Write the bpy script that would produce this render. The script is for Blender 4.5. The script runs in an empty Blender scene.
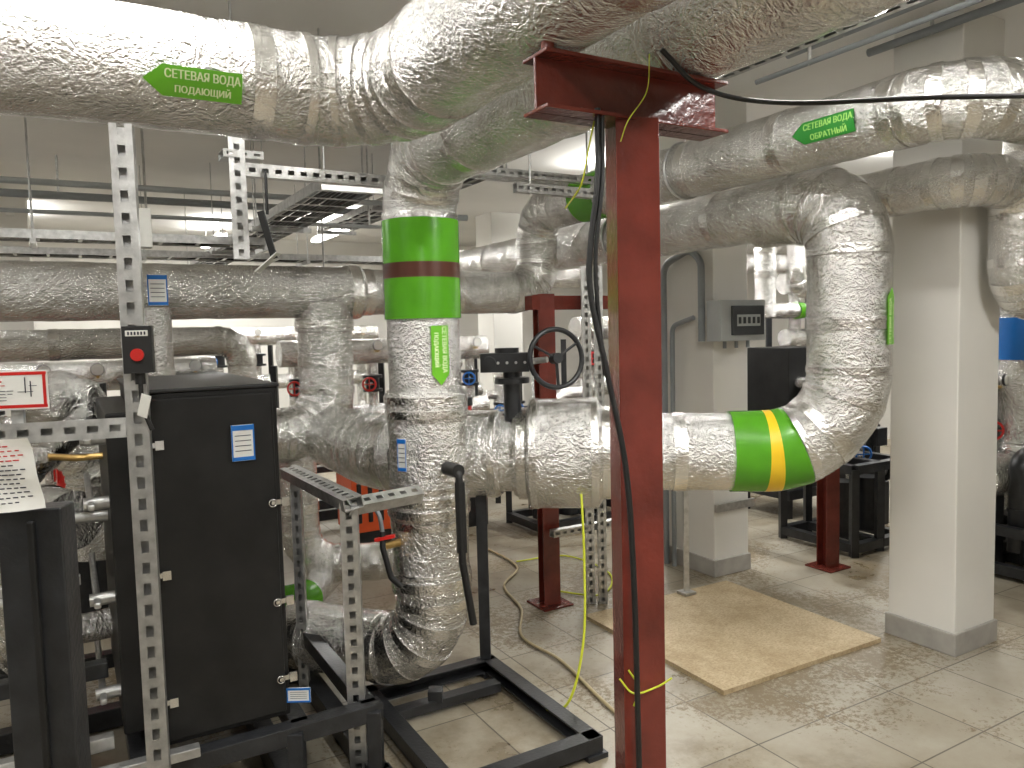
import bpy, math, random
from mathutils import Vector as V, Matrix, noise as mnoise
random.seed(7)
S3=math.sqrt(3)/2
A=V((S3,.5,0)); B=V((-.5,S3,0)); UP=V((0,0,1))
def W(a,b,z=0): return A*a+B*b+UP*z
try:
    bpy.context.scene.view_settings.view_transform='Standard'
except Exception: pass
# ---------------------------------------------------------------- materials
def newmat(name):
    m=bpy.data.materials.new(name); m.use_nodes=True
    nt=m.node_tree; b=nt.nodes['Principled BSDF']
    return m,nt,b
def N(nt,t,**kw):
    n=nt.nodes.new(t)
    for k,v in kw.items():
        if k in n.inputs: n.inputs[k].default_value=v
        else: setattr(n,k,v)
    return n
def ramp(nt,fac,stops):
    r=nt.nodes.new('ShaderNodeValToRGB'); e=r.color_ramp.elements
    while len(e)<len(stops): e.new(.5)
    for i,(p,c) in enumerate(stops):
        e[i].position=p; e[i].color=(c[0],c[1],c[2],1)
    nt.links.new(fac,r.inputs[0]); return r.outputs[0]
def simple(name,col,rough=.5,metal=0,var=.12,scale=12,bump=.1,spec=.5):
    m,nt,b=newmat(name); tc=N(nt,'ShaderNodeTexCoord')
    n=N(nt,'ShaderNodeTexNoise',Scale=scale,Detail=6.0); nt.links.new(tc.outputs['Object'],n.inputs['Vector'])
    c0=[max(0,c*(1-var)) for c in col]; c1=[min(1,c*(1+var)) for c in col]
    nt.links.new(ramp(nt,n.outputs[0],[(.3,c0),(.7,c1)]),b.inputs['Base Color'])
    b.inputs['Roughness'].default_value=rough; b.inputs['Metallic'].default_value=metal
    b.inputs['Specular IOR Level'].default_value=spec
    if bump:
        bp=N(nt,'ShaderNodeBump',Strength=bump,Distance=.005)
        n2=N(nt,'ShaderNodeTexNoise',Scale=scale*6,Detail=3.0); nt.links.new(tc.outputs['Object'],n2.inputs['Vector'])
        nt.links.new(n2.outputs[0],bp.inputs['Height']); nt.links.new(bp.outputs[0],b.inputs['Normal'])
    return m
def foil(name,base=.86,r0=.06,r1=.24,strength=1.0,sc=1.0):
    m,nt,b=newmat(name); tc=N(nt,'ShaderNodeTexCoord'); o=tc.outputs['Object']
    w=N(nt,'ShaderNodeTexNoise',Scale=14*sc,Detail=4.0); nt.links.new(o,w.inputs['Vector'])
    mix=N(nt,'ShaderNodeMixRGB'); mix.inputs[0].default_value=.09
    nt.links.new(o,mix.inputs[1]); nt.links.new(w.outputs['Color'],mix.inputs[2])
    v=N(nt,'ShaderNodeTexVoronoi',Scale=44*sc,feature='DISTANCE_TO_EDGE'); nt.links.new(mix.outputs[0],v.inputs['Vector'])
    v2=N(nt,'ShaderNodeTexVoronoi',Scale=115*sc); nt.links.new(mix.outputs[0],v2.inputs['Vector'])
    n=N(nt,'ShaderNodeTexNoise',Scale=40*sc,Detail=9.0,Roughness=.7); nt.links.new(o,n.inputs['Vector'])
    a1=N(nt,'ShaderNodeMath',operation='MULTIPLY_ADD'); nt.links.new(v.outputs[0],a1.inputs[0]); a1.inputs[1].default_value=.9; nt.links.new(n.outputs[0],a1.inputs[2])
    a2=N(nt,'ShaderNodeMath',operation='MULTIPLY_ADD'); nt.links.new(v2.outputs[0],a2.inputs[0]); a2.inputs[1].default_value=.4; nt.links.new(a1.outputs[0],a2.inputs[2])
    bp=N(nt,'ShaderNodeBump',Strength=strength,Distance=.0085); nt.links.new(a2.outputs[0],bp.inputs['Height']); nt.links.new(bp.outputs[0],b.inputs['Normal'])
    n3=N(nt,'ShaderNodeTexNoise',Scale=5*sc,Detail=7.0,Roughness=.6); nt.links.new(o,n3.inputs['Vector'])
    nt.links.new(ramp(nt,n3.outputs[0],[(.3,(base*.70,base*.69,base*.66)),(.5,(base*.95,base*.945,base*.925)),(.7,(base*1.1,base*1.1,base*1.09))]),b.inputs['Base Color'])
    mr=N(nt,'ShaderNodeMapRange'); nt.links.new(n.outputs[0],mr.inputs[0]); mr.inputs[1].default_value=.3; mr.inputs[2].default_value=.7; mr.inputs[3].default_value=r0; mr.inputs[4].default_value=r1
    nt.links.new(mr.outputs[0],b.inputs['Roughness']); b.inputs['Metallic'].default_value=1
    return m
FOIL=foil('foil_insulation'); TAPE=foil('foil_tape',.90,.06,.16,.5,.8)
GREEN=simple('green_vinyl',(.085,.33,.012),.25,0,.12,6,.15); BROWN=simple('brown_vinyl',(.085,.028,.018),.3,0,.1,6,.1)
YEL=simple('yellow_vinyl',(.90,.58,.02),.3,0,.06,6,.1); BLUE=simple('blue_vinyl',(.01,.16,.55),.3,0,.1,6,.1)
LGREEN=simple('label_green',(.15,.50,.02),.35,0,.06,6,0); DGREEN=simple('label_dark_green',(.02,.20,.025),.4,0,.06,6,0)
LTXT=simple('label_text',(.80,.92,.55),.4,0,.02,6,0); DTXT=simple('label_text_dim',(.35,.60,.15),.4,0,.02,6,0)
RED=simple('oxide_red_paint',(.150,.027,.018),.2,0,.3,8,.35)
BLACK=simple('black_steel',(.018,.019,.021),.35,0,.4,15,.2); BLACKP=simple('black_insulation_panel',(.010,.010,.010),.45,0,.4,9,.1,.35)
GALV=simple('galvanised_steel',(.50,.50,.49),.35,.8,.2,30,.1); GREY=simple('grey_plastic',(.25,.27,.28),.4,0,.05,8,0)
LGREY=simple('light_grey_plastic',(.42,.44,.44),.4,0,.05,8,0)
DGREY=simple('smoked_window',(.06,.065,.07),.1,0,.1,8,0); RUB=simple('black_rubber',(.01,.01,.01),.5,0,.1,20,0)
WHITE=simple('white_paper',(.8,.8,.76),.6,0,.04,20,0); REDP=simple('red_plastic',(.6,.02,.015),.3,0,.05,20,0)
ORANGE=simple('orange_plastic',(.75,.10,.02),.4,0,.05,20,0); YG=simple('yellow_green_wire',(.55,.6,.03),.4,0,.05,20,0)
HOSE=simple('beige_hose',(.42,.34,.2),.5,0,.08,20,0); CHROME=simple('chrome_latch',(.7,.7,.7),.15,1,.05,30,0)
INK=simple('ink',(.03,.03,.05),.6,0,0,20,0); BRASS=simple('brass',(.6,.4,.15),.3,1,.1,30,0)
PLINTH=simple('grey_plinth_tile',(.34,.325,.295),.4,0,.15,9,.1)
WALLM=simple('cream_wall_paint',(.72,.705,.66),.7,0,.04,2,.08)
CEILM=simple('ceiling_paint',(.76,.75,.72),.8,0,.05,1.2,.1)
def floor_mat():
    m,nt,b=newmat('floor_tile'); tc=N(nt,'ShaderNodeTexCoord'); o=tc.outputs['Object']
    br=N(nt,'ShaderNodeTexBrick',Scale=1.0); br.offset=0; br.squash=1
    br.inputs['Brick Width'].default_value=.4; br.inputs['Row Height'].default_value=.4
    br.inputs['Mortar Size'].default_value=.0038; br.inputs['Mortar Smooth'].default_value=.3
    br.inputs['Color1'].default_value=(.34,.31,.25,1); br.inputs['Color2'].default_value=(.41,.38,.315,1); br.inputs['Mortar'].default_value=(.14,.125,.10,1)
    nt.links.new(o,br.inputs['Vector'])
    n=N(nt,'ShaderNodeTexNoise',Scale=1.3,Detail=10.0,Roughness=.68); nt.links.new(o,n.inputs['Vector'])
    d=ramp(nt,n.outputs[0],[(.38,(.50,.445,.36)),(.49,(.82,.79,.73)),(.62,(1.0,1,1))])
    mx=N(nt,'ShaderNodeMixRGB',blend_type='MULTIPLY'); mx.inputs[0].default_value=1; nt.links.new(br.outputs['Color'],mx.inputs[1]); nt.links.new(d,mx.inputs[2])
    n2=N(nt,'ShaderNodeTexNoise',Scale=1.5,Detail=3.0); nt.links.new(o,n2.inputs['Vector'])
    n3=N(nt,'ShaderNodeTexNoise',Scale=50.0,Detail=5.0,Roughness=.75); nt.links.new(o,n3.inputs['Vector'])
    mu=N(nt,'ShaderNodeMath',operation='MULTIPLY'); nt.links.new(n2.outputs[0],mu.inputs[0]); nt.links.new(n3.outputs[0],mu.inputs[1])
    s=ramp(nt,mu.outputs[0],[(.262,(0,0,0)),(.325,(.9,.9,.9))])
    mx2=N(nt,'ShaderNodeMixRGB'); nt.links.new(s,mx2.inputs[0]); nt.links.new(mx.outputs[0],mx2.inputs[1]); mx2.inputs[2].default_value=(.17,.125,.065,1)
    nt.links.new(mx2.outputs[0],b.inputs['Base Color'])
    nt.links.new(ramp(nt,n.outputs[0],[(.36,(.25,.25,.25)),(.58,(.52,.52,.52))]),b.inputs['Roughness'])
    bp=N(nt,'ShaderNodeBump',Strength=.3,Distance=.004); nt.links.new(br.outputs['Fac'],bp.inputs['Height']); bp.invert=True; nt.links.new(bp.outputs[0],b.inputs['Normal'])
    return m
def osb_mat():
    m,nt,b=newmat('plywood'); tc=N(nt,'ShaderNodeTexCoord'); o=tc.outputs['Object']
    mp=N(nt,'ShaderNodeMapping'); mp.inputs['Scale'].default_value=(1,2.2,1); nt.links.new(o,mp.inputs[0])
    v=N(nt,'ShaderNodeTexVoronoi',Scale=75.0); nt.links.new(mp.outputs[0],v.inputs['Vector'])
    n=N(nt,'ShaderNodeTexNoise',Scale=3.0,Detail=10.0,Roughness=.7); nt.links.new(o,n.inputs['Vector'])
    n2=N(nt,'ShaderNodeTexNoise',Scale=80.0,Detail=6.0,Roughness=.7); nt.links.new(o,n2.inputs['Vector'])
    c=ramp(nt,v.outputs['Color'],[(.1,(.45,.35,.21)),(.9,(.55,.445,.285))])
    mx=N(nt,'ShaderNodeMixRGB',blend_type='MULTIPLY'); mx.inputs[0].default_value=1; nt.links.new(c,mx.inputs[1])
    nt.links.new(ramp(nt,n.outputs[0],[(.38,(.78,.74,.68)),(.56,(1,1,1))]),mx.inputs[2])
    mx2=N(nt,'ShaderNodeMixRGB',blend_type='MULTIPLY'); mx2.inputs[0].default_value=.55; nt.links.new(mx.outputs[0],mx2.inputs[1]); nt.links.new(ramp(nt,n2.outputs[0],[(.35,(.5,.45,.37)),(.52,(1,1,1))]),mx2.inputs[2])
    nt.links.new(mx2.outputs[0],b.inputs['Base Color']); b.inputs['Roughness'].default_value=.7
    return m
def emis(name,col,s):
    m,nt,b=newmat(name); b.inputs['Emission Color'].default_value=(*col,1); b.inputs['Emission Strength'].default_value=s; return m
FLOORM=floor_mat(); OSB=osb_mat(); LAMP=emis('lamp_diffuser',(1,.98,.95),9)

# ---------------------------------------------------------------- mesh builder
def frame(d):
    d=d.normalized(); ref=UP if abs(d.z)<.9 else V((0,-1,0))
    x=d.cross(ref).normalized(); y=x.cross(d).normalized(); return x,y
class MB:
    def __init__(s): s.v=[];s.f=[];s.m=[];s.s=[];s.mats=[]
    def mi(s,m):
        if m not in s.mats: s.mats.append(m)
        return s.mats.index(m)
    def add(s,vs,fs,m,sm=False):
        o=len(s.v); s.v+= [tuple(x) for x in vs]; k=s.mi(m)
        for f in fs: s.f.append([i+o for i in f]); s.m.append(k); s.s.append(sm)
        return s
    def obox(s,c,e1,e2,e3,s1,s2,s3,m):
        c=V(c); vs=[c+e1*(s1/2*i)+e2*(s2/2*j)+e3*(s3/2*k) for i in(-1,1) for j in(-1,1) for k in(-1,1)]
        return s.add(vs,[(0,1,3,2),(4,6,7,5),(0,4,5,1),(2,3,7,6),(0,2,6,4),(1,5,7,3)],m)
    def box(s,c,size,m,u=A):
        u=V(u).normalized(); w=UP.cross(u); return s.obox(c,u,w,UP,size[0],size[1],size[2],m)
    def bar(s,p0,p1,w,h,m):
        p0=V(p0);p1=V(p1); d=(p1-p0); x,y=frame(d); return s.obox((p0+p1)/2,d.normalized(),x,y,d.length,w,h,m)
    def cyl(s,p0,p1,r,m,n=20,r2=None,caps=True):
        p0=V(p0);p1=V(p1); x,y=frame(p1-p0); r2=r if r2 is None else r2; vs=[]
        for p,rr in((p0,r),(p1,r2)):
            for i in range(n):
                a=2*math.pi*i/n; vs.append(p+x*math.cos(a)*rr+y*math.sin(a)*rr)
        s.add(vs,[(i,i+n,(i+1)%n+n,(i+1)%n) for i in range(n)],m,True)
        if caps:
            s.add(vs[:n],[tuple(range(n))],m); s.add(vs[n:],[tuple(range(n-1,-1,-1))],m)
        return s
    def sweep(s,path,r,m,n=24,nz=0,caps=True):
        prev=None; vs=[]; L=len(path)
        for i,p in enumerate(path):
            if i==0:d=path[1]-p
            elif i==L-1:d=p-path[i-1]
            else:d=path[i+1]-path[i-1]
            d=d.normalized()
            if prev is None: x,y=frame(d)
            else: x=(prev-d*prev.dot(d)).normalized()
            y=d.cross(x); prev=x
            r_=r(i/(L-1)) if callable(r) else r
            for k in range(n):
                a=2*math.pi*k/n; q=x*math.cos(a)+y*math.sin(a); rr=r_
                if nz:
                    w=p+q*r_; rr+=nz*(mnoise.noise(w*11)+.7*mnoise.noise(w*27)+.8*mnoise.noise(w*4))
                vs.append(p+q*rr)
        fs=[]
        for i in range(L-1):
            for k in range(n):
                k2=(k+1)%n; fs.append((i*n+k,i*n+k2,(i+1)*n+k2,(i+1)*n+k))
        s.add(vs,fs,m,True)
        if caps:
            s.add(vs[:n],[tuple(range(n-1,-1,-1))],m); s.add(vs[-n:],[tuple(range(n))],m)
        return s
    def torus(s,c,nrm,R,r,m,n=32,k=10):
        x,y=frame(V(nrm)); c=V(c); p=[c+x*math.cos(2*math.pi*i/n)*R+y*math.sin(2*math.pi*i/n)*R for i in range(n)]; vs=[];z=V(nrm).normalized()
        for q in p:
            d=(q-c).normalized()
            for j in range(k):
                a=2*math.pi*j/k; vs.append(q+d*math.cos(a)*r+z*math.sin(a)*r)
        return s.add(vs,[(i*k+j,((i+1)%n)*k+j,((i+1)%n)*k+(j+1)%k,i*k+(j+1)%k) for i in range(n) for j in range(k)],m,True)
    def build(s,name,parent=None,bevel=0):
        me=bpy.data.meshes.new(name); me.from_pydata(s.v,[],s.f); me.update()
        for m in s.mats: me.materials.append(m)
        me.polygons.foreach_set('material_index',s.m); me.polygons.foreach_set('use_smooth',s.s)
        import bmesh
        bm=bmesh.new(); bm.from_mesh(me); bmesh.ops.recalc_face_normals(bm,faces=bm.faces); bm.to_mesh(me); bm.free()
        ob=bpy.data.objects.new(name,me); bpy.context.collection.objects.link(ob)
        if bevel:
            b=ob.modifiers.new('bevel','BEVEL'); b.width=bevel; b.segments=2; b.limit_method='ANGLE'
        if parent: ob.parent=parent
        return ob

def fillet(pts,R,step=.03):
    pts=[V(p) for p in pts]; out=[pts[0]]; bends=[]
    for i in range(1,len(pts)-1):
        p=pts[i]; a=(pts[i-1]-p); b=(pts[i+1]-p); la,lb=a.length,b.length; a.normalize(); b.normalize()
        ang=a.angle(b); t=min(R/math.tan(ang/2),la*.499,lb*.499); r=t*math.tan(ang/2)
        c=p+(a+b).normalized()*(r/math.sin(ang/2)); s0=p+a*t; s1=p+b*t
        u=(s0-c).normalized(); w=(s1-c); w=(w-u*w.dot(u)).normalized(); tot=math.pi-ang; n=max(6,int(r*tot/step))
        arc=[c+u*math.cos(tot*k/n)*r+w*math.sin(tot*k/n)*r for k in range(n+1)]
        out+=arc; bends.append((s0,arc[n//4],arc[n//2],arc[3*n//4],s1))
    out.append(pts[-1])
    res=[out[0]]
    for p in out[1:]:
        d=p-res[-1]; L=d.length
        if L<1e-5: continue
        k=max(1,int(round(L/step))); q=res[-1].copy()
        for j in range(1,k+1): res.append(q+d*(j/k))
    return res,bends
def arclen(path):
    s=[0]
    for i in range(1,len(path)): s.append(s[-1]+(path[i]-path[i-1]).length)
    return s
def near(path,S,p):
    p=V(p); best=1e9;bs=0
    for i in range(len(path)-1):
        d=path[i+1]-path[i]; t=max(0,min(1,(p-path[i]).dot(d)/d.length_squared)); q=path[i]+d*t; e=(q-p).length
        if e<best: best=e; bs=S[i]+d.length*t
    return bs
def sub(path,S,a,b):
    if a>b:a,b=b,a
    def at(s):
        for i in range(len(S)-1):
            if S[i+1]>=s:
                t=(s-S[i])/(S[i+1]-S[i]); return path[i].lerp(path[i+1],max(0,min(1,t)))
        return path[-1]
    return [at(a)]+[path[i] for i in range(len(S)) if a+.004<S[i]<b-.004]+[at(b)]

def foilpipe(name,pts,r,R,bands=(),sleeves=(),tape=.6,off=.3,n=40,nz=.003):
    path,bends=fillet(pts,R,.025); S=arclen(path); mb=MB(); mb.sweep(path,r,FOIL,n,nz)
    s=off
    while s<S[-1]-.1:
        mb.sweep(sub(path,S,s,s+.055),r+.004,TAPE,n,.001); s+=tape*(.8+.4*random.random())
    for bd in bends:
        for p in bd:
            q=near(path,S,p); mb.sweep(sub(path,S,max(0,q-.016),min(S[-1],q+.016)),r+.0045,TAPE,n,.0015)
    for p0,p1,dr in sleeves:
        a=near(path,S,p0); b=near(path,S,p1); L=abs(b-a); e=min(.25,.02/L)
        mb.sweep(sub(path,S,a,b),(lambda t,dr=dr,e=e: r+dr*(.55+.45*min(1,t/e,(1-t)/e))) if dr>.02 else r+dr,FOIL,n,.003)
        if dr>.01:
            for q in (min(a,b)+.02,max(a,b)-.05): mb.sweep(sub(path,S,q,q+.03),r+dr+.003,TAPE,n,.001)
    ob=mb.build(name)
    for i,(p0,p1,m) in enumerate(bands):
        a=near(path,S,p0); b=near(path,S,p1)
        MB().sweep(sub(path,S,a,b),r+.0075,m,n,.0008).build('marking_band_%d'%(i+1),ob)
    return ob,path,S

def label(parent,c,u,n,r,w,h,tip,lines,mat=None,tm=None):
    c=V(c);u=V(u).normalized();n=V(n);n=(n-u*n.dot(u)).normalized();t=n.cross(u); mat=mat or LGREEN; tm=tm or LTXT
    def mp(x,y,dr=0):
        a=y/r; return c+u*x+(n*math.cos(a)+t*math.sin(a))*(r+dr)
    K=10; vs=[];fs=[]; tl=h*.6
    for k in range(K+1):
        y=-h/2+h*k/K; e=tl*(1-abs(y)/(h/2))
        x0,x1=-w/2,w/2
        if tip<0: x0=-w/2-e
        if tip>0: x1=w/2+e
        for j in range(9): vs.append(mp(x0+(x1-x0)*j/8,y))
    for k in range(K):
        for j in range(8): fs.append((k*9+j,k*9+j+1,(k+1)*9+j+1,(k+1)*9+j))
    MB().add(vs,fs,mat).build('arrow_sticker',parent)
    lh=h/(len(lines)+.35)
    for i,tx in enumerate(lines):
        cu=bpy.data.curves.new('txt','FONT'); cu.body=tx; cu.size=.1; cu.align_x='CENTER'; ob=bpy.data.objects.new('txt',cu); bpy.context.collection.objects.link(ob)
        dg=bpy.context.evaluated_depsgraph_get(); dg.update(); me=bpy.data.meshes.new_from_object(ob.evaluated_get(dg)); bpy.data.objects.remove(ob)
        if not me or not len(me.vertices): continue
        xs=[v.co.x for v in me.vertices]; ys=[v.co.y for v in me.vertices]; wx=max(xs)-min(xs); hy=max(ys)-min(ys)
        sx=w*(.95 if len(tx)>10 else .70)/wx; sy=lh*.8/hy; cx=(max(xs)+min(xs))/2; cy=(max(ys)+min(ys))/2
        yc=((len(lines)-1)/2-i)*lh
        for ddx in (-.0008,.0008):
            vs=[mp((v.co.x-cx)*sx+ddx,(v.co.y-cy)*sy+yc,.0015+ddx*.1) for v in me.vertices]
            MB().add(vs,[tuple(p.vertices) for p in me.polygons],tm).build('lettering_%d'%(i+1),parent)

def strut(name,p0,p1,n,w=.041,d=.041,parent=None,pitch=.05,mb=None,mat=None):
    own=mb is None; mb=mb or MB(); mat=mat or GALV
    p0=V(p0);p1=V(p1);e=(p1-p0);L=e.length;e.normalize();n=V(n);n=(n-e*n.dot(e)).normalized();x=n.cross(e); t=.003; sw=w*.34; rw=(w-sw)/2
    mid=(p0+p1)/2
    for sg in(-1,1):
        mb.obox(mid+x*sg*(w/2-rw/2),e,x,n,L,rw,t,mat); mb.obox(mid+x*sg*(w/2-t/2)-n*d/2,e,x,n,L,t,d,mat)
    mb.obox(mid-n*d,e,x,n,L,w,t,mat)
    k=int(L/pitch)
    for i in range(k+1):
        a=max(0,i*pitch-.0125); b=min(L,i*pitch+.0125)
        if b>a: mb.obox(p0+e*(a+b)/2,e,x,n,b-a,sw,t*.98,mat)
    return mb.build(name,parent) if own else mb

# ---------------------------------------------------------------- room
a0,a1,b0,b1,H=-6,9.6,-3.5,11.5,3.0
def slab(name,c,size,m):
    me=bpy.data.meshes.new(name); sx,sy,sz=[q/2 for q in size]
    vs=[(i*sx,j*sy,k*sz) for i in(-1,1) for j in(-1,1) for k in(-1,1)]
    me.from_pydata(vs,[],[(0,1,3,2),(4,6,7,5),(0,4,5,1),(2,3,7,6),(0,2,6,4),(1,5,7,3)]); me.materials.append(m)
    ob=bpy.data.objects.new(name,me); ob.location=c; ob.rotation_euler=(0,0,math.radians(30)); bpy.context.collection.objects.link(ob); return ob
ac,bc=(a0+a1)/2,(b0+b1)/2
slab('floor',W(ac,bc,-.05),(a1-a0,b1-b0,.1),FLOORM)
slab('ceiling',W(ac,bc,H+.05),(a1-a0,b1-b0,.1),CEILM)
slab('wall_back',W(ac,b1+.1,H/2),(a1-a0+.4,.2,H),WALLM); slab('wall_front',W(ac,b0-.1,H/2),(a1-a0+.4,.2,H),WALLM)
slab('wall_left',W(a0-.1,bc,H/2),(.2,b1-b0,H),WALLM); slab('wall_right',W(a1+.1,bc,H/2),(.2,b1-b0,H),WALLM)
def column(corner,la,lb):
    c=V(corner)+A*la/2+B*lb/2; mb=MB(); mb.box(c+UP*H/2,(la,lb,H),WALLM); mb.box(c+UP*.055,(la+.025,lb+.025,.11),PLINTH)
    return mb.build('concrete_column',None,.006)
column((2.07,3.56,0),.34,.34); column((1.26,4.80,0),.30,.5); column((-.2,9.2,0),.4,.4); column((3.6,8.2,0),.4,.4); column((-4.9,7.2,0),.4,.4)

# ---------------------------------------------------------------- main insulated pipes
Z1=2.305
E1=V((-.36,2.4,Z1))
p,_,_=foilpipe('insulated_pipe',[E1-A*3.0,E1,E1-B*3.3],.15,.26,tape=.8)
label(p,E1-A*.548,A,-B+UP*-.46,.155,.19,.076,-1,['СЕТЕВАЯ ВОДА','ПОДАЮЩИЙ'])
V1=V((-.355,3.15,0))
def v1(z): return V1+UP*z
p,_,_=foilpipe('insulated_pipe',[v1(2.30)-B*3.6,v1(2.30),v1(.25),V((-1.02,3.42,.25))],.148,.24,
   bands=[(v1(2.045),v1(1.875),GREEN),(v1(1.875),v1(1.815),BROWN),(v1(1.815),v1(1.655),GREEN)],
   sleeves=[(v1(1.36),v1(.93),.011),(v1(1.365),v1(1.24),.021),(v1(.96),v1(.84),.021),(v1(.86),v1(.58),.011),(v1(.62),v1(.54),.017)],tape=.5)
label(p,v1(1.53),-UP,V((.60,-1,0)),.153,.19,.075,1,['СЕТЕВАЯ ВОДА','ПОДАЮЩИЙ'])
E3=V((1.585,2.67,2.365)); V3=E3+B*2.80
V3=V((V3.x,V3.y,0)); Z5=1.84
p,_,_=foilpipe('insulated_pipe',[E3+A*2.4,E3,V3+UP*2.365,V3+UP*Z5,V3+UP*Z5-A*5.4],.132,.2,bands=[(E3+B*2.02,E3+B*2.25,GREEN)],
   sleeves=[(V3+UP*Z5-A*1.25,V3+UP*Z5-A*5.3,.012),(V3+UP*Z5-A*1.22,V3+UP*Z5-A*1.32,.021)],tape=.6)
label(p,E3+B*.47,-B,-A+UP*-.14,.138,.23,.085,-1,['СЕТЕВАЯ ВОДА','ОБРАТНЫЙ'],DGREEN,DTXT)
V4=V((1.49,3.40,0)); Z4=2.145
foilpipe('insulated_pipe',[V4+UP*Z4+B*.42,V4+UP*Z4+B*4.2,V4+UP*Z4+B*4.2+A*1.5],.142,.22,tape=.6)
L4=V((-.60,3.60,1.03)); V5=V((-1.05,4.36,0))
d4=(L4-(V4+UP*1.03)).normalized()
def q4(t): return V4+UP*1.03+d4*t
p,path,S=foilpipe('insulated_pipe',[V4+UP*Z4+B*.48,V4+UP*Z4,V4+UP*1.03,L4,V5+UP*1.03+V((.06,-.10,0))],.175,.36,tape=.55,
   bands=[(q4(.22),q4(.32),GREEN),(q4(.32),q4(.375),YEL),(q4(.375),q4(.52),GREEN)],
   sleeves=[(q4(1.03),q4(1.11),.035),(q4(1.09),q4(1.43),.078),(q4(1.41),q4(1.49),.035),(q4(1.55),q4(1.75),.026)])
label(p,V4+UP*1.6,UP,V((.8,-.85,0)),.181,.2,.07,1,['СЕТЕВАЯ ВОДА','ОБРАТНЫЙ'])
foilpipe('insulated_pipe',[V5+UP*(Z5-.06),V5+UP*1.05,V5+UP*1.05-A*1.3],.15,.24,sleeves=[(V5+UP*1.70,V5+UP*1.62,.012)])
foilpipe('insulated_pipe',[V((-1.22,4.3,.96)),V((-1.22,4.3,.30)),V((-.6,4.38,.29))],.105,.2,n=32)
Q6=V((1.99,3.345,2.2))
foilpipe('insulated_pipe',[Q6+A*.36-UP*.5+A*1.2,Q6+A*.36-UP*.5,Q6+A*.36,Q6,Q6+B*1.25,Q6+B*1.25-A*.4],.11,.15,n=32)
P8=V((3.32,5.0,0))
foilpipe('insulated_pipe',[P8+UP*3,P8+UP*.6,P8+UP*.6-A*.5],.13,.2,bands=[(P8+UP*1.6,P8+UP*1.33,BLUE)],n=32)
mb=MB(); c=P8+UP*.72-B*.13-A*.05; mb.cyl(c,c-B*.10,.012,BRASS,10); mb.cyl(c-B*.10,c-B*.13,.05,WHITE,24); mb.cyl(c-B*.09,c-B*.125,.054,BLACK,24); mb.bar(c-B*.04,c-B*.04+UP*.2,.012,.012,REDP); mb.build('pressure_gauge')

# ---------------------------------------------------------------- red steel supports
mb=MB(); PX=V((.272,1.70,0))
def ibeam(mb,p0,p1,h,w,up,m,t=.008):
    p0=V(p0);p1=V(p1);e=(p1-p0).normalized();L=(p1-p0).length;up=V(up).normalized();x=e.cross(up);c=(p0+p1)/2
    mb.obox(c,e,x,up,L,t,h,m)
    for s in(-1,1): mb.obox(c+up*s*(h/2-t/2),e,x,up,L,w,t,m)
mb.box(PX+UP*1.02,(.094,.094,2.04),RED,u=(1,.12,0))
mb.box(PX+UP*.006,(.2,.2,.012),RED)
ibeam(mb,PX-A*.245+UP*2.092,PX+A*.245+UP*2.092,.115,.09,UP,RED)
mb.cyl(PX-A*.232-B*.03+UP*2.15,PX-A*.232-B*.03+UP*2.175,.014,RED,6); mb.cyl(PX-A*.232-B*.03+UP*2.17,PX-A*.232-B*.03+UP*2.195,.007,RED,12)
mb.build('red_pipe_support',None,.003)
for (x,y,z) in((.19,4.40,1.80),(2.04,4.95,1.4)):
    mb=MB(); c=V((x,y,0)); ibeam(mb,c,c+UP*z,.1,.1,V((.3,-1,0)),RED); mb.box(c+UP*.006,(.2,.2,.012),RED); mb.bar(c+UP*(z-.05)-A*.1,c+UP*(z-.05)+A*.45,.08,.08,RED)
    mb.build('red_pipe_support',None,.002)

# ---------------------------------------------------------------- struts
SP=V((-.945,1.93,0))
strut('perforated_strut_post',SP,SP+UP*2.13,V((.35,-1,0)),.052,.041,pitch=.055)
SU=V((-1.03,3.0,0))
mb=MB(); strut('',SU+UP*1.9,SU+UP*2.5,V((.35,-1,0)),.06,.05,mb=mb); strut('',SU+UP*2.24+V((.03,0,0)),SU+UP*2.24+A*.62,-B,.05,.04,mb=mb)
strut('',SU+UP*2.30-A*.05,SU+UP*2.30+A*.1,-B,.03,.1,mb=mb); mb.cyl(SU+UP*2.5,SU+UP*H,.005,GALV,8); mb.build('ceiling_strut_bracket')
ST=V((.43,4.38,0)); mb=MB(); strut('',ST,ST+UP*1.95,V((0,-1,0)),.05,.04,mb=mb); strut('',ST+V((.07,0,0)),ST+V((.07,0,1.95)),V((0,-1,0)),.05,.04,mb=mb)
strut('',ST+UP*.45-A*.25,ST+UP*.45+A*.3,-B,.04,.04,mb=mb); mb.build('perforated_strut_post')
F=V((-.575,2.62,0)); mb=MB(); strut('',F+UP*.0,F+UP*1.02,V((.1,-1,0)),.06,.041,mb=mb)
strut('',F+UP*1.04+V((.02,-.02,0)),F+UP*1.04+B*.75+V((-.02,0,0)),UP+V((0,-.3,0)),.07,.04,mb=mb); strut('',F+UP*1.02,F+UP*1.02+A*.30+B*.06,UP-B*.6,.05,.04,mb=mb)
strut('',F+B*.72,F+B*.72+UP*1.0,V((.1,-1,0)),.041,.041,mb=mb)
mb.box(F+UP*.004,(.12,.12,.008),GALV); mb.build('strut_stand')

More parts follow.
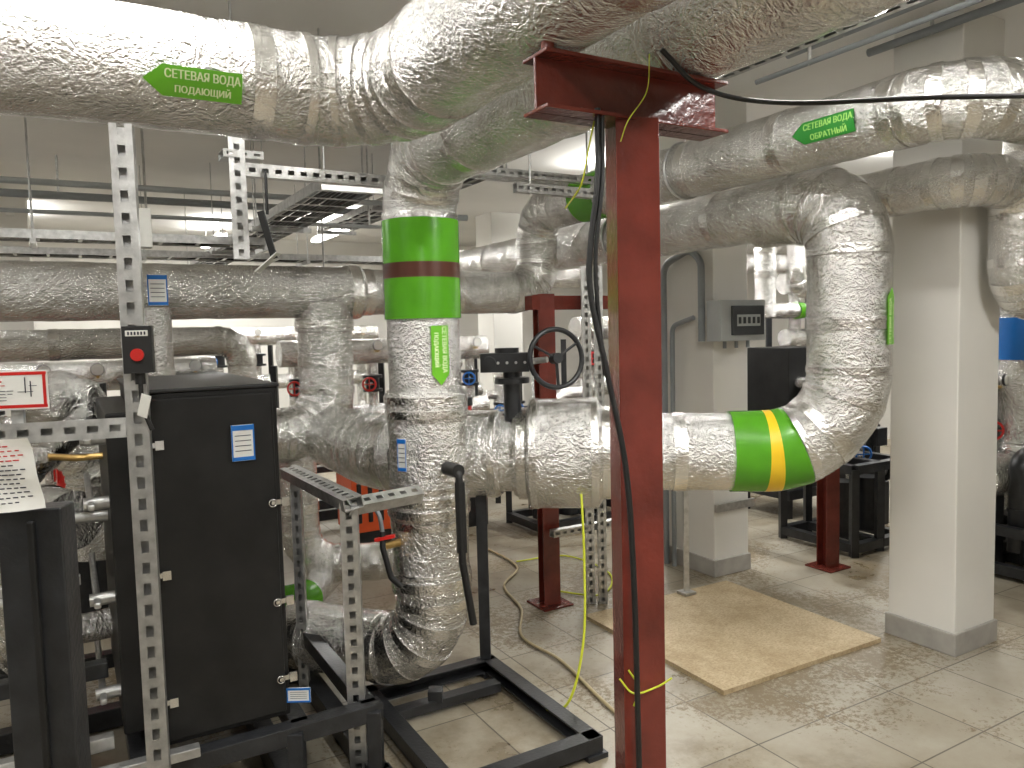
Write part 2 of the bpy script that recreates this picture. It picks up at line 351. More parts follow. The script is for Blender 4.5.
# black floor frame under vertical pipe
C0=V((-.145,3.5,.0)); C1=C0-B*.82; C2=C1-A*.58; C3=C0-A*.58
mb=MB()
def chan(p,q,z=.05):
    p=p+UP*z;q=q+UP*z; e=(q-p).normalized(); x=e.cross(UP); c=(p+q)/2; L=(q-p).length+.06
    mb.obox(c-UP*.026,e,x,UP,L,.065,.008,BLACK); mb.obox(c-x*.028,e,x,UP,L,.008,.055,BLACK); mb.obox(c+UP*.026,e,x,UP,L,.065,.008,BLACK)
chan(C0,C1);chan(C1,C2);chan(C2,C3);chan(C3,C0)
for q in(C0,C1,C2,C3): mb.box(q+UP*.01,(.09,.09,.02),BLACK)
mb.bar(C0+V((-.01,0,.07)),C0+V((-.01,0,1.02)),.05,.05,BLACK)
mb.bar(V1+V((0,0,.04))-A*.24,V1+V((0,0,.04))+A*.3,.06,.04,BLACK); mb.bar(V1+V((0,0,.05)),V1+V((0,0,.10)),.06,.06,BLACK)
mb.build('steel_pipe_frame',None,.002)

# ---------------------------------------------------------------- heat exchanger cabinet
HX=V((-1.12,2.30,0)); LA,LB=.405,.92
mb=MB(); cen=HX+A*LA/2+B*LB/2; zc=.885
mb.box(cen+UP*zc,(LA,LB,1.10),BLACKP)
mb.box(cen+UP*zc-B*(LB/2+.004),(LA-.03,.012,1.07),BLACKP)
mb.box(cen+UP*1.442,(LA+.02,LB+.02,.012),BLACK)
mb.box(HX-A*.045+B*.45+UP*.88,(.09,.8,1.0),BLACKP)
for z in(.5,.8,1.1,1.3):
    mb.cyl(HX-A*.09+B*.12+UP*z,HX-A*.16+B*.12+UP*z,.02,GALV,12); mb.bar(HX-A*.14+B*.05+UP*z,HX-A*.14+B*.7+UP*z,.02,.02,GALV)
ob=mb.build('heat_exchanger_cabinet',None,.006)
mb=MB()
for u,zs in((LA-.01,(1.06,.73,.47)),(.03,(1.28,.88,.48))):
    for z in zs:
        c=HX+A*u-B*.014+UP*z
        mb.box(c,(.050,.010,.016),CHROME); mb.box(c+A*.018-B*.008,(.024,.012,.028),CHROME); mb.cyl(c-A*.02-B*.004,c-A*.02-B*.013,.007,CHROME,10); mb.torus(c-A*.022-B*.012,-B,.012,.0022,CHROME,16,6)
mb.build('latches',ob)
mb=MB()
def lb(u0,v0,u1,v1,z,w=.06,h=.06,m=BLACK): mb.bar(HX+A*u0+B*v0+UP*z,HX+A*u1+B*v1+UP*z,w,h,m)
for v in(-.04,LB+.05): lb(-.9,v,LA+.3,v,.29)
for u in(-.86,-.05,LA+.02,LA+.26): lb(u,-.04,u,LB+.1,.29)
for z in(.05,):
    for v in(-.08,LB+.05): lb(-1.1,v,LA+.32,v,z,.07,.08)
    for u in(-.9,.0,LA+.0,LA+.28): lb(u,-.08,u,LB+.1,z,.07,.08)
for u in(-.88,0,LA,LA+.27):
    for v in(-.06,LB+.05): mb.bar(HX+A*u+B*v,HX+A*u+B*v+UP*.3,.05,.05,BLACK)
lb(-.7,-.1,-.7,.9,.75,.04,.04); lb(-.9,.2,-.12,.2,.55,.05,.05); lb(-.9,.2,-.18,.2,.85,.03,.03,GALV); lb(-.9,.45,-.18,.45,1.0,.03,.03,GALV); lb(-.85,.0,-.12,.0,.40,.04,.04,GALV)
lb(-.85,-.08,LA-.3,-.1,.35,.04,.03,GALV)
for u in(-.75,-.5,-.3): mb.bar(HX+A*u+B*.5+UP*.1,HX+A*u+B*.5+UP*1.1,.03,.03,BLACK)
mb.build('equipment_skid_frame',None,.003)
LP=V((-.85,1.35,0)); mb=MB(); mb.box(LP+UP*.655,(.105,.06,1.31),BLACK,u=(1,.15,0)); mb.box(LP+UP*.65-V((-.01,.034,0)),(.012,.012,1.28),BLACKP,u=(1,.15,0)); mb.box(LP+UP*.005,(.18,.18,.01),BLACK)
mb.build('black_steel_post',None,.003)
def sheet(name,c,u,up,w,h,lines,curl=0,mat=None):
    c=V(c);u=V(u).normalized();up=V(up).normalized();n=u.cross(up); mb=MB(); K=12; vs=[];fs=[]
    f=lambda x,y: curl*(math.sin(x*5+1)*.5+y*y*2+x*y*2+.4*math.sin(9*y+4*x))
    for i in range(K+1):
        for j in range(K+1):
            x=(i/K-.5);y=(j/K-.5); vs.append(c+u*x*w+up*y*h+n*f(x,y))
    for i in range(K):
        for j in range(K): fs.append((i*(K+1)+j,(i+1)*(K+1)+j,(i+1)*(K+1)+j+1,i*(K+1)+j+1))
    mb.add(vs,fs,mat or WHITE,True)
    for (x,y,ww,hh,m) in lines:
        k=max(1,int(ww*12))
        for j in range(k):
            xx=x-ww/2+ww*(j+.5)/k
            mb.obox(c+u*xx*w+up*y*h+n*(f(xx,y)+.0012),u,up,n,ww*w/k*(random.uniform(.55,.9) if ww>.3 and hh<.03 else 1.01),hh*h,.0008,m)
    return mb.build(name)
ln=[(.03*(i%3-1),.4-.065*i,(.72 if i%4 else .5),.014,REDP if i<4 else INK) for i in range(13)]
sheet('paper_notice',(-.865,1.28,1.378),V((1,.15,.02)),(-.08,-.1,1),.12,.125,ln,curl=.008)
sheet('warning_sign',(-1.215,1.86,1.485),(1,.2,0),(0,0,1),.17,.095,[(0,.42,.96,.08,REDP),(0,-.42,.96,.08,REDP),(.45,0,.04,.9,REDP),(-.25,.22,.3,.04,REDP),(-.22,.12,.35,.02,REDP),(.2,.12,.012,.4,INK),(.27,.02,.012,.4,INK),(.2,-.05,.2,.012,INK),(.3,.1,.1,.012,INK),(-.15,-.02,.4,.015,INK),(-.15,-.10,.4,.015,INK),(-.2,-.18,.3,.015,INK),(-.2,-.26,.3,.015,INK)])
strut('perforated_strut_rail',V((-.975,1.93,1.38)),V((-1.9,1.60,1.38)),V((.3,-1,.1)),.05,.041)
mb=MB(); mb.bar((-1.215,1.885,1.38),(-1.215,1.885,1.47),.03,.01,GALV); mb.build('sign_bracket')
c=SP+V((.03,-.035,1.575)); mb=MB(); u=V((1,.35,0)).normalized(); nn=V((.35,-1,0)).normalized()
mb.box(c,(.066,.05,.115),RUB,u=u); mb.cyl(c+nn*.025-UP*.012,c+nn*.04-UP*.012,.015,REDP,20); mb.box(c+nn*.026+UP*.04,(.05,.003,.014),WHITE,u=u)
for k in range(6): mb.box(c+nn*.028+UP*.04+u*(-.018+.0072*k),(.004,.002,.008),INK,u=u)
mb.cyl(c-UP*.055,c-UP*.085,.012,RUB,12); mb.sweep(fillet([c-UP*.08,c-UP*.14,c-UP*.2+u*.02],.03,.01)[0],.006,RUB,8)
mb.bar(c-UP*.165+nn*.01,c-UP*.11+u*.015+nn*.03,.025,.003,WHITE)
mb.build('emergency_stop_box',None,.003)

def tag(c,w,h,face=V((0,-1,0))):
    face=V(face).normalized(); u=UP.cross(face)*1; u.normalize(); c=V(c)
    mb=MB(); mb.obox(c,u,UP,face,w,h,.003,WHITE); mb.obox(c+UP*h*.42+face*.002,u,UP,face,w,h*.14,.003,BLUE); mb.obox(c-UP*h*.44+face*.002,u,UP,face,w,h*.10,.003,BLUE)
    for k in range(4): mb.obox(c+UP*h*(.2-.14*k)+face*.002,u,UP,face,w*.7,h*.02,.001,INK)
    for s in (-1,1): mb.obox(c+u*s*w*.47+face*.002,u,UP,face,w*.06,h,.002,BLUE)
    mb.build('info_tag')
tag(HX+A*.29-B*.022+UP*1.265,.07,.115,-B); tag((-1.52,3.26,.3),.05,.08)
q=V3+UP*Z5; tag(q-A*2.30-B*.148,.09,.15,-B); tag(q-A*1.05-B*.136,.06,.14,-B)
tag(v1(1.12)+V((-.085,-.145,0)),.04,.13,(-.5,-1,0)); tag((.955,4.40,.72),.08,.14); tag((-.74,2.50,.40),.08,.05)
mb=MB(); c=V((-.93,3.02,2.02)); mb.bar(c+V((.02,0,-.12)),c+V((-.02,-.02,.06)),.025,.012,RUB); mb.bar(c+V((-.05,0,-.17)),c+V((.04,-.01,-.10)),.05,.004,WHITE); mb.cyl(c+UP*.05,c+V((0,0,.22)),.006,RUB,8); mb.build('hanging_clamp')

# ball valve lever + small valve
mb=MB(); c=v1(0)
pth,_=fillet([c+V((.11,-.15,1.06)),c+V((.14,-.2,1.06)),c+V((.145,-.205,.7)),c+V((.18,-.19,.45))],.04,.02); mb.sweep(pth,.015,RUB,12)
mb.bar(c+V((.143,-.203,1.02)),c+V((.145,-.205,.74)),.04,.02,RUB); mb.cyl(c+V((.07,-.1,1.06)),c+V((.14,-.2,1.06)),.028,RUB,16); mb.build('valve_lever',None,.003)
mb=MB(); c=v1(.76)+V((-.15,-.14,0)); mb.cyl(c+V((.06,.06,0)),c+V((-.02,-.02,0)),.016,BRASS,14); mb.sweep(fillet([c+V((-.02,-.02,.06)),c+V((-.02,-.03,0)),c+V((.01,-.04,-.12)),c+V((.05,-.03,-.16))],.03,.01)[0],.012,RUB,10)
mb.bar(c+V((-.05,-.03,.03)),c+V((.03,-.03,.045)),.018,.012,REDP); mb.sweep(fillet([c+V((-.02,-.02,.05)),c+V((-.03,-.02,.14)),c+V((-.18,.1,.2))],.05,.01)[0],.009,GREY,8); mb.build('drain_valve')

# butterfly valve gearbox and handwheel
g=V((.0,3.50,1.455)); mb=MB(); mb.cyl((.0,3.5,1.15),(.0,3.5,1.42),.04,BLACK,16); mb.cyl((.0,3.5,1.36),(.0,3.5,1.385),.08,BLACK,20)
mb.box(g-V((.03,0,0)),(.22,.12,.085),BLACK,u=(1,0,0)); mb.cyl(g+V((-.02,0,.03)),g+V((-.02,0,.065)),.055,BLACK,20); mb.cyl(g+V((-.1,-.06,0)),g+V((-.1,-.08,0)),.03,BLACK,16)
mb.cyl(g+V((.08,0,0)),g+V((.16,-.05,.01)),.014,GALV,12)
wc=g+V((.20,-.07,.015)); wn=V((.40,-.9,.08)).normalized()
mb.torus(wc,wn,.13,.012,BLACK,40,10); mb.cyl(wc-wn*.03,wc+wn*.02,.024,BLACK,16); x,y=frame(wn)
for k in range(3):
    a=k*math.pi*2/3+.5; mb.bar(wc,wc+(x*math.cos(a)+y*math.sin(a))*.13,.014,.01,BLACK)
for k in range(6): mb.cyl(g+V((-.1+.04*k,-.06,.0)),g+V((-.1+.04*k,-.068,0)),.007,GALV,6)
mb.build('valve_gearbox_handwheel',None,.002)

me=slab('plywood_board',(1.09,3.95,.0105),(1.06,1.06,.021),OSB); me.rotation_euler[2]=math.radians(29)

CC=V((1.26,4.80,0))
c=CC+A*.12-B*.075+UP*1.625
mb=MB(); mb.box(c,(.38,.12,.25),LGREY); mb.box(c-B*.065+A*.03,(.27,.02,.18),DGREY); mb.box(c-B*.075+A*.03,(.20,.004,.07),LGREY)
for k in range(5): mb.box(c-B*.079+A*(-.05+.04*k),(.02,.006,.04),DGREY)
for k in range(3): mb.cyl(c-UP*.12+A*(-.1+.1*k),c-UP*.17+A*(-.1+.1*k),.012,GREY,10)
mb.build('electrical_enclosure',None,.012)
mb=MB(); q=CC-A*.05
mb.sweep(fillet([q+B*.4+UP*.0,q+B*.4+UP*2.0,q+B*.15+UP*2.08,q+B*.05+UP*2.0,q+B*.05+UP*1.5],.1,.02)[0],.022,GREY,14)
mb.sweep(fillet([q+B*.32+UP*.0,q+B*.32+UP*1.6,q+B*.12+UP*1.65],.06,.02)[0],.016,GREY,14); mb.build('grey_conduit')
mb=MB(); mb.bar((1.0,4.45,.0),(1.0,4.45,.9),.03,.02,GALV); mb.box((1.0,4.45,.03),(.08,.08,.015),GALV)
mb.bar(CC-A*.02-B*.03+UP*.45,CC+A*.32-B*.03+UP*.45,.02,.05,GALV); mb.build('grounding_bracket')

# ---------------------------------------------------------------- cables
def cable(name,pts,r,m):
    P=[V(p) for p in pts]; P=[P[0]*2-P[1]]+P+[P[-1]*2-P[-2]]; out=[]
    for i in range(1,len(P)-2):
        for k in range(12):
            t=k/12; a,b,c,d=P[i-1],P[i],P[i+1],P[i+2]
            out.append(.5*((2*b)+(c-a)*t+(2*a-5*b+4*c-d)*t*t+(3*b-a-3*c+d)*t**3))
    out.append(P[-2]); return MB().sweep(out,r,m,8).build(name)
cable('black_cable',[(.19,1.62,2.05),(.185,1.60,1.9),(.165,1.60,1.70),(.20,1.60,1.5),(.235,1.6,1.3),(.25,1.61,1.05),(.255,1.61,.7),(.26,1.60,.3),(.3,1.58,.01)],.0062,RUB)
cable('black_cable',[(.20,1.62,2.04),(.195,1.60,1.9),(.178,1.60,1.72),(.195,1.61,1.5)],.0045,RUB)
cable('black_cable',[(.33,1.66,2.18),(.43,1.70,2.11),(.60,1.70,2.075),(.9,1.6,2.05),(1.4,1.6,2.045)],.0055,RUB)
cable('earthing_wire',[(.30,1.63,2.16),(.29,1.61,2.08),(.25,1.60,2.02),(.235,1.61,1.98)],.0012,YG)
cable('earthing_wire',[(.185,1.64,2.03),(.17,1.62,1.97),(.155,1.64,1.90),(.13,1.75,1.87)],.0018,YG)
cable('earthing_wire',[(.30,3.6,1.0),(.29,3.33,.9),(.29,3.23,.6),(.27,3.12,.3),(.2,3.05,.08),(.1,3.10,.02),(.06,3.25,.012)],.0055,YG)
cable('earthing_wire',[(.22,1.642,.83),(.25,1.635,.80),(.30,1.64,.81),(.335,1.64,.83)],.0022,YG); cable('earthing_wire',[(.24,1.64,.85),(.262,1.638,.81),(.25,1.638,.77)],.0022,YG)
cable('floor_hose',[(-.25,5.6,.012),(.0,5.1,.012),(-.08,4.7,.012),(.02,4.3,.012),(.02,3.9,.012),(.2,3.6,.012),(.33,3.25,.012),(.45,2.9,.012),(.5,2.5,.012),(.65,2.2,.012)],.008,HOSE)
cable('floor_hose',[(.2,4.6,.012),(.5,4.5,.012),(.6,4.9,.012),(.35,5.3,.012),(.0,5.2,.012)],.006,YG)

# ---------------------------------------------------------------- ceiling services
ZL=2.80
def lamp(c,d,L=1.3,pw=60):
    c=V(c); d=V(d).normalized(); x=d.cross(UP); mb=MB(); mb.obox(c+UP*.01,d,x,UP,L+.06,.07,.04,WHITE); mb.obox(c-UP*.022,d,x,UP,L,.10,.04,LAMP)
    for s in(-1,1): mb.cyl(c+d*s*L*.4+UP*.02,c+d*s*L*.4+UP*(H-ZL),.006,GALV,8)
    ob=mb.build('ceiling_batten_lamp',None,.004)
    for nm,k,zz,rx in(('tube_light_down',.88,-.05,0),('added_uplight',.36,.05,math.pi)):  # upward area light is added to brighten the ceiling
        l=bpy.data.lights.new(nm,'AREA'); l.shape='RECTANGLE'; l.size=L; l.size_y=.12; l.energy=pw*k; l.color=(1,.985,.95)
        lo=bpy.data.objects.new(nm,l); bpy.context.collection.objects.link(lo)
        lo.location=c+UP*zz; lo.rotation_euler=(rx,0,math.atan2(d.y,d.x)); lo.parent=ob
for c,d,L,pw in [((-2.1,9.2),B,1.3,60),((.3,-.7),B,1.3,50),((-2.3,.5),B,1.3,45),((2.1,1.1),B,1.3,60),((-1.0,2.0),B,.7,16),((.8,2.1),B,.7,28),((3.5,5.9),B,1.3,70),((1.2,9.0),B,1.3,60),((5.2,9.0),B,1.3,60),((-5,7.9),B,1.3,60),((-3.6,9.5),B,1.3,40),((-4.6,4.6),B,1.3,55),((.9,6.3),B,1.0,40)]:  # the shortest battens are added fixtures, hung out of view to light the pipes
    lamp((c[0],c[1],ZL),d,L,pw)
def tray(name,p0,p1,w=.3,h=.05):
    p0=V(p0);p1=V(p1);e=(p1-p0).normalized();x=e.cross(UP);L=(p1-p0).length;mb=MB()
    for s in(-1,1): mb.obox((p0+p1)/2+x*s*w/2,e,x,UP,L,.003,h,GALV); mb.obox((p0+p1)/2+x*s*(w/2-.01)+UP*h/2,e,x,UP,L,.02,.003,GALV)
    k=int(L/.22)
    for i in range(k+1): mb.obox(p0+e*i*.22-UP*h*.4,e,x,UP,.022,w,.004,GALV)
    nn=int(w/.022)
    for i in range(nn):
        o=x*(-w*.44+.022*i); path=[p0+e*L*j/14+o+x*random.uniform(-.006,.006)+UP*random.uniform(-.012,.01) for j in range(15)]
        mb.sweep(path,random.uniform(.007,.012),random.choice([RUB,RUB,GREY,GALV]),6)
    k=max(2,int(L/1.2))
    for i in range(k+1):
        q=p0+e*L*i/k
        for s in(-1,1): mb.cyl(q+x*s*(w/2+.02)-UP*.04,q+x*s*(w/2+.02)+UP*(H-p0.z),.004,GALV,6)
        mb.obox(q-UP*.045,e,x,UP,.03,w+.08,.03,GALV)
    mb.build(name)
q=V((-.70,3.72,2.33)); tray('cable_tray',q,q+B*4.6,.30)
q=V((-.15,4.9,2.62)); tray('cable_tray',q,q+B*3.0,.30)
q=V((-3.9,3.9,2.22)); tray('cable_tray',q,q+A*2.6,.2)
q=V((-4.2,5.8,2.3)); tray('cable_tray',q,q+A*4.0,.3)
mb=MB(); strut('',V((.62,3.75,2.62)),V((1.98,1.39,2.62)),UP*-1-A*.2,.045,.041,mb=mb,pitch=.08)
for t in(.15,.5,.85): q=V((.62,3.75,2.62)).lerp(V((1.98,1.39,2.62)),t); mb.cyl(q,V((q.x,q.y,H)),.005,GALV,8)
mb.build('perforated_strut_rail')
mb=MB(); strut('',V((.05,4.0,2.33)),V((.65,4.35,2.33)),-B,.05,.04,mb=mb); strut('',V((-.15,4.5,2.5)),V((.6,4.93,2.5)),-B,.05,.04,mb=mb)
strut('',V((-.3,3.9,2.42)),V((.5,4.36,2.42)),-B,.04,.04,mb=mb)
for q in(V((.12,4.05,2.3)),V((.6,4.33,2.3)),V((.0,4.60,2.48)),V((.5,4.87,2.48))): mb.cyl(q,V((q.x,q.y,H)),.006,GALV,8)
mb.build('ceiling_strut_bracket')
for k,(c0,c1,r) in enumerate([((-2.6,1.75,2.92),(-.1,3.2,2.92),.022),((1.4,3.9,2.92),(3.0,1.1,2.92),.02),((1.8,3.9,2.92),(3.4,1.1,2.92),.02),((1.15,3.6,2.7),(2.6,1.1,2.7),.012),((-5,5,2.7),(-.4,7.6,2.7),.03),((-5,3.4,2.55),(-.6,5.9,2.55),.02),((-5,3.6,2.4),(-.6,6.1,2.4),.014),((-5,3.8,2.05),(-1.0,6.1,2.05),.016)]):
    mb=MB(); mb.sweep(fillet([c0,c1],.1,.5)[0],r,GREY if k not in(0,5,6) else LGREY,12); e=(V(c1)-V(c0))
    for t in(.1,.35,.6,.9): q=V(c0)+e*t; mb.bar(q-UP*r,V((q.x,q.y,H)),.012,.012,GALV)
    mb.build('conduit_run')
def hanger(c,r,d):
    c=V(c); mb=MB(); mb.torus(c,d,r+.006,.006,GALV,36,6); mb.cyl(c+UP*(r+.005),V((c.x,c.y,H)),.005,GALV,8); mb.build('pipe_hanger')
hanger(E1-A*1.9,.15,A); hanger(E3+B*1.4,.132,B); hanger(E3+A*1.2,.132,A)
q=V3+UP*Z5
for s in(.9,4.9): hanger(q-A*s,.145,A)
hanger(V4+UP*Z4+B*1.6,.142,B)
mb=MB(); q=V((2.0,2.9,2.80)); mb.box(q,(.10,.10,.08),WHITE); mb.cyl(q-UP*.04,q-UP*.10,.03,GREY,14); mb.box(q+UP*.12,(.05,.05,.16),GALV); mb.build('ceiling_detector',None,.005)
mb=MB(); q=V((-1.64,3.45,2.09)); mb.box(q,(.11,.08,.17),WHITE); mb.bar(q+UP*.08,V((q.x,q.y,H)),.02,.02,GALV); mb.build('thermostat_box',None,.004)

# ---------------------------------------------------------------- background plant
def small_valve(mb,p,d,r,col):
    p=V(p);d=V(d).normalized()
    for s in(-1,1): mb.cyl(p+d*s*.06-d*.012,p+d*s*.06+d*.012,r*1.9,BLACK,18)
    mb.cyl(p-d*.06,p+d*.06,r*1.3,BLACK,18); n=V((0,-1,0)) if abs(d.z)>.5 else UP
    mb.cyl(p,p+n*(r+.11),.012,GALV,8); mb.torus(p+n*(r+.11),n,.055,.008,col,20,6)
    x,y=frame(n); mb.bar(p+n*(r+.11)-x*.05,p+n*(r+.11)+x*.05,.008,.008,col); mb.bar(p+n*(r+.11)-y*.05,p+n*(r+.11)+y*.05,.008,.008,col)
def manifold(o,L,z,n,r=.06,col=(REDP,BLUE),d=A,top=2.65):
    o=V(o);d=V(d); mb=MB()
    for zz,rr in((z,.11),(z-.55,.09)):
        path,_=fillet([o+UP*zz,o+d*L+UP*zz],.1,.04); mb.sweep(path,rr,FOIL,24,.003)
    for i in range(n):
        q=o+d*(L*(i+.5)/n); path,_=fillet([q+UP*z,q+UP*(z-.95),q+UP*(z-.95)-B*.4 if i%2 else q+UP*(z-.95)+B*.4],.1,.04); mb.sweep(path,r,FOIL,16,.002)
        if top:
            path,_=fillet([q+UP*z,q+UP*top,q+UP*top+B*.8],.12,.04); mb.sweep(path,r,FOIL,16,.002)
            mb.sweep(sub(path,arclen(path),.3,.4),r+.004,[GREEN,BLUE,YEL][i%3],16)
        small_valve(mb,q+UP*(z-.28),UP,r,col[i%len(col)])
        mb.cyl(q+UP*(z+.0)-B*.11,q+UP*(z)-B*.17,.01,BRASS,8); mb.cyl(q+UP*(z+.05)-B*.16,q+UP*(z+.05)-B*.18,.04,WHITE,18); mb.cyl(q+UP*(z+.05)-B*.155,q+UP*(z+.05)-B*.17,.043,BLACK,18)
    for i in range(3):
        q=o+d*(L*i/2); mb.bar(q+B*.2,q+B*.2+UP*(z-.1),.05,.05,BLACK); mb.bar(q-B*.2,q-B*.2+UP*.5,.05,.05,BLACK)
    for s in(-.2,.2): mb.bar(o+B*s+UP*.12,o+d*L+B*s+UP*.12,.06,.08,BLACK); mb.bar(o+B*s+UP*.5,o+d*L+B*s+UP*.5,.05,.05,BLACK)
    mb.build('pipe_manifold')
def pump(o,col,s=1):
    o=V(o); mb=MB(); mb.cyl(o+UP*.35*s,o+UP*.5*s,.13*s,col,24); mb.cyl(o+UP*.5*s,o+UP*.9*s,.10*s,col,24)
    for k in range(12):
        a=k*math.pi/6; mb.bar(o+V((math.cos(a)*.105*s,math.sin(a)*.105*s,.55*s)),o+V((math.cos(a)*.105*s,math.sin(a)*.105*s,.85*s)),.01,.01,col)
    mb.cyl(o+UP*.9*s,o+UP*.96*s,.11*s,BLACK,24); mb.box(o+V((.1*s,-.06*s,.7*s)),(.12*s,.1*s,.14*s),BLACK)
    mb.cyl(o-A*.28*s+UP*.4*s,o+A*.28*s+UP*.4*s,.06*s,GALV,18)
    for k in(-1,1): mb.cyl(o+A*.26*s*k+UP*.4*s,o+A*.3*s*k+UP*.4*s,.1*s,col,20)
    mb.box(o+UP*.17*s,(.3*s,.3*s,.34*s),BLACK); mb.build('circulation_pump',None,.003)
def hxb(o,w,l,h):
    o=V(o); mb=MB(); mb.box(o+UP*(.25+h/2),(w,l,h),BLACKP); mb.box(o+UP*.2,(w+.1,l+.1,.08),BLACK)
    for i in(-1,1):
        for j in(-1,1): mb.bar(o+A*i*w/2+B*j*l/2,o+A*i*w/2+B*j*l/2+UP*.2,.05,.05,BLACK)
    for z in(.3,.6,.9): mb.box(o-B*(l/2+.01)+A*(w/2-.03)+UP*(.25+h*z),(.05,.02,.03),CHROME)
    for z in(.25,.75):
        for s in(-1,1): mb.cyl(o-B*l/2+A*s*w*.25+UP*(.25+h*z),o-B*(l/2+.12)+A*s*w*.25+UP*(.25+h*z),.05,FOIL,16)
    mb.build('heat_exchanger_cabinet',None,.005)
def skid(o,L,Wd,hh):
    o=V(o); mb=MB()
    for z in(.06,hh):
        for v in(0,Wd): mb.bar(o+B*v+UP*z,o+B*v+A*L+UP*z,.06,.06,BLACK)
        for u_ in(0,L/2,L): mb.bar(o+A*u_+UP*z,o+A*u_+B*Wd+UP*z,.06,.06,BLACK)
    for u_ in(0,L/2,L):
        for v in(0,Wd): mb.bar(o+A*u_+B*v,o+A*u_+B*v+UP*hh,.05,.05,BLACK)
    n=max(2,int(L/.22))
    for i in range(n):
        q=o+A*(L*(i+.5)/n)+B*Wd*.5; r=random.choice([.05,.07,.06]); z=hh+random.uniform(.2,.6)
        path,_=fillet([q+UP*.15,q+UP*z,q+UP*z+A*.22],.08,.03); mb.sweep(path,r,random.choice([FOIL,FOIL,BLACK]),16,.002)
        small_valve(mb,q+UP*(hh+.05),UP,.04,random.choice([REDP,BLUE,BLACK]))
        mb.cyl(q-B*.1+UP*.1,q-B*.1+UP*(hh*.8),.09,BLACK,20)
    mb.build('equipment_skid_frame')
manifold((.6,7.2,0),2.0,1.6,6,.05,top=None); manifold((-1.9,6.3,0),1.9,1.45,6,.045,top=None); manifold((-3.9,4.9,0),1.9,1.35,6,.04,top=None)
manifold((3.6,6.2,0),2.2,1.9,5); manifold((1.7,9.3,0),1.6,1.8,4); manifold((-4.0,8.7,0),2.6,1.6,6,top=None)
manifold((2.75,7.75,0),1.2,2.0,4,.06); manifold((3.0,5.05,0),.9,1.15,3,.05,top=None)
skid((.2,5.9,0),1.2,.5,.5); skid((2.30,5.15,0),.55,.6,.6); skid((-.9,7.6,0),1.6,.5,.7); skid((3.1,4.45,0),.6,.4,.3)
pump((-.45,6.35,0),REDP,1.1); pump((-2.6,4.6,0),REDP,1.4); pump((2.75,6.05,0),BLACK,1.0)
hxb((2.35,6.55,0),.5,.45,1.15); hxb((-2.35,5.6,0),.4,.6,1.1); hxb((4.6,6.0,0),.5,.5,1.1)
foilpipe('insulated_pipe',[(1.98,6.0,1.65),(1.98,6.0,2.3),(2.6,6.4,2.3)],.08,.14,n=24)
foilpipe('insulated_pipe',[(1.9,6.0,1.70),(3.2,6.75,1.70)],.06,.1,bands=[((2.3,6.23,1.7),(2.36,6.26,1.7),GREEN)],n=24)
foilpipe('insulated_pipe',[(2.55,6.9,2.9),(2.55,6.9,1.9),(3.4,7.4,1.9)],.08,.12,n=24)
foilpipe('insulated_pipe',[(2.1,7.0,2.15),(3.6,7.8,2.15)],.09,.12,n=24)
foilpipe('insulated_pipe',[(2.0,8.0,2.5),(3.4,8.8,2.5)],.12,.12,n=24)
foilpipe('insulated_pipe',[(-4.6,3.35,1.58),(-1.75,5.0,1.58),(-1.75,5.0,.4)],.09,.14,n=28)
# left region between rail and cabinet
foilpipe('insulated_pipe',[(-2.6,3.3,1.15),(-1.95,3.55,1.15),(-1.95,3.55,.6)],.12,.18,n=28)
foilpipe('insulated_pipe',[(-1.60,2.75,.95),(-1.90,2.95,.95),(-1.90,2.95,.35),(-2.4,3.3,.35)],.11,.15,n=28)
foilpipe('insulated_pipe',[(-1.75,3.75,1.75),(-1.75,3.75,1.15),(-2.3,3.4,1.15)],.10,.14,n=28)
foilpipe('insulated_pipe',[(-1.50,3.85,.22),(-1.12,3.90,.22),(-1.05,4.8,.22)],.085,.11,bands=[((-1.3,3.9,.22),(-1.05,3.98,.22),GREEN)],n=28)
foilpipe('insulated_pipe',[(-1.42,2.62,.62),(-1.62,2.48,.62),(-1.62,2.48,1.15),(-1.62,2.9,1.3)],.05,.08,n=20)
mb=MB()
mb.sweep(fillet([(-1.75,2.35,.12),(-1.75,2.35,1.02),(-1.3,2.55,1.02)],.08,.03)[0],.018,GALV,12); mb.sweep(fillet([(-1.45,2.3,.12),(-1.45,2.3,.82),(-1.9,2.1,.82)],.08,.03)[0],.015,GALV,12)
mb.sweep(fillet([(-1.9,2.5,1.25),(-1.5,2.62,1.2),(-1.35,2.7,1.2)],.08,.03)[0],.012,BRASS,10)
for p in((-1.75,2.34,.7),(-1.45,2.29,.5),(-1.6,2.42,1.02)): mb.cyl(V(p)-UP*.03,V(p)+UP*.03,.03,BRASS,12); mb.bar(V(p)+V((0,-.04,0)),V(p)+V((.08,-.05,.02)),.015,.008,REDP)
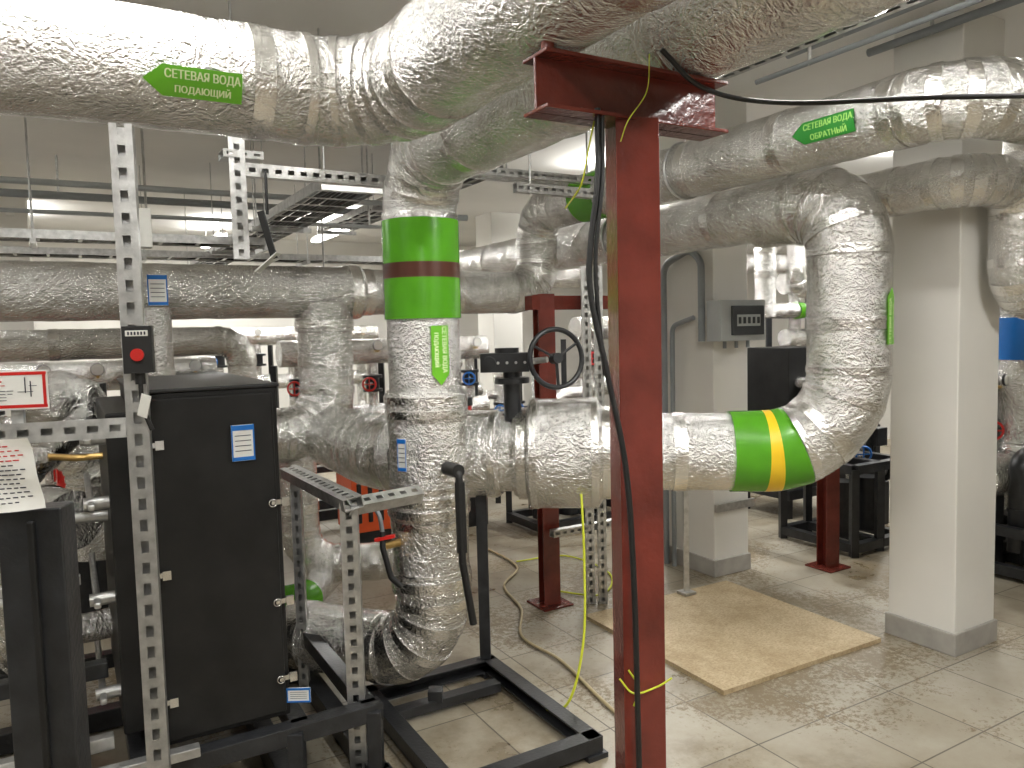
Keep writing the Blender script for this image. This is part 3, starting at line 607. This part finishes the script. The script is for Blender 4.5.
mb.cyl((-1.6,2.36,1.12),(-1.6,2.33,1.12),.045,BLACK,20); mb.cyl((-1.6,2.33,1.12),(-1.6,2.327,1.12),.04,WHITE,20); mb.cyl((-1.6,2.38,1.0),(-1.6,2.38,1.12),.008,BRASS,8)
mb.build('drain_pipework')
def lump(name,c,s,m):
    import bmesh
    bm=bmesh.new(); bmesh.ops.create_icosphere(bm,subdivisions=5,radius=1)
    for v in bm.verts:
        k=1+.22*mnoise.noise(v.co*1.7+V(c))+.10*abs(mnoise.noise(v.co*5)); v.co=V((v.co.x*s[0]*k+c[0],v.co.y*s[1]*k+c[1],v.co.z*s[2]*k+c[2]))
    me=bpy.data.meshes.new(name); bm.to_mesh(me); bm.free(); me.materials.append(m)
    for p in me.polygons: p.use_smooth=True
    ob=bpy.data.objects.new(name,me); bpy.context.collection.objects.link(ob)
lump('foil_wrapped_valve',(-1.78,3.0,1.36),(.15,.14,.12),FOIL); lump('foil_wrapped_valve',(-1.55,3.4,1.2),(.11,.11,.13),FOIL)
OC=V((-1.0,5.55,0))
mb=MB(); mb.box(OC+UP*.42,(.5,.35,.42),ORANGE); mb.box(OC+UP*.65,(.52,.37,.05),ORANGE); mb.box(OC+UP*.16,(.45,.3,.1),BLACK)
for s in(-.2,.2): mb.box(OC+UP*.06+A*s,(.04,.3,.12),BLACK)
for k in range(6): mb.box(OC+UP*.42-B*.18+A*(-.2+.08*k),(.03,.02,.28),BLACK)
mb.build('orange_equipment_crate',None,.005)

# ---------------------------------------------------------------- camera / world
cam=bpy.data.cameras.new('camera'); cam.sensor_width=36; cam.lens=36*770/1024; cam.clip_start=.05
co=bpy.data.objects.new('camera',cam); bpy.context.collection.objects.link(co)
M=Matrix.Rotation(math.radians(86),4,'X')@Matrix.Rotation(math.radians(-1.43),4,'Z'); co.matrix_world=Matrix.Translation((0,0,1.6))@M
bpy.context.scene.camera=co
w=bpy.data.worlds.new('world'); bpy.context.scene.world=w; w.use_nodes=True; w.node_tree.nodes['Background'].inputs[0].default_value=(1,.97,.92,1); w.node_tree.nodes['Background'].inputs[1].default_value=.1
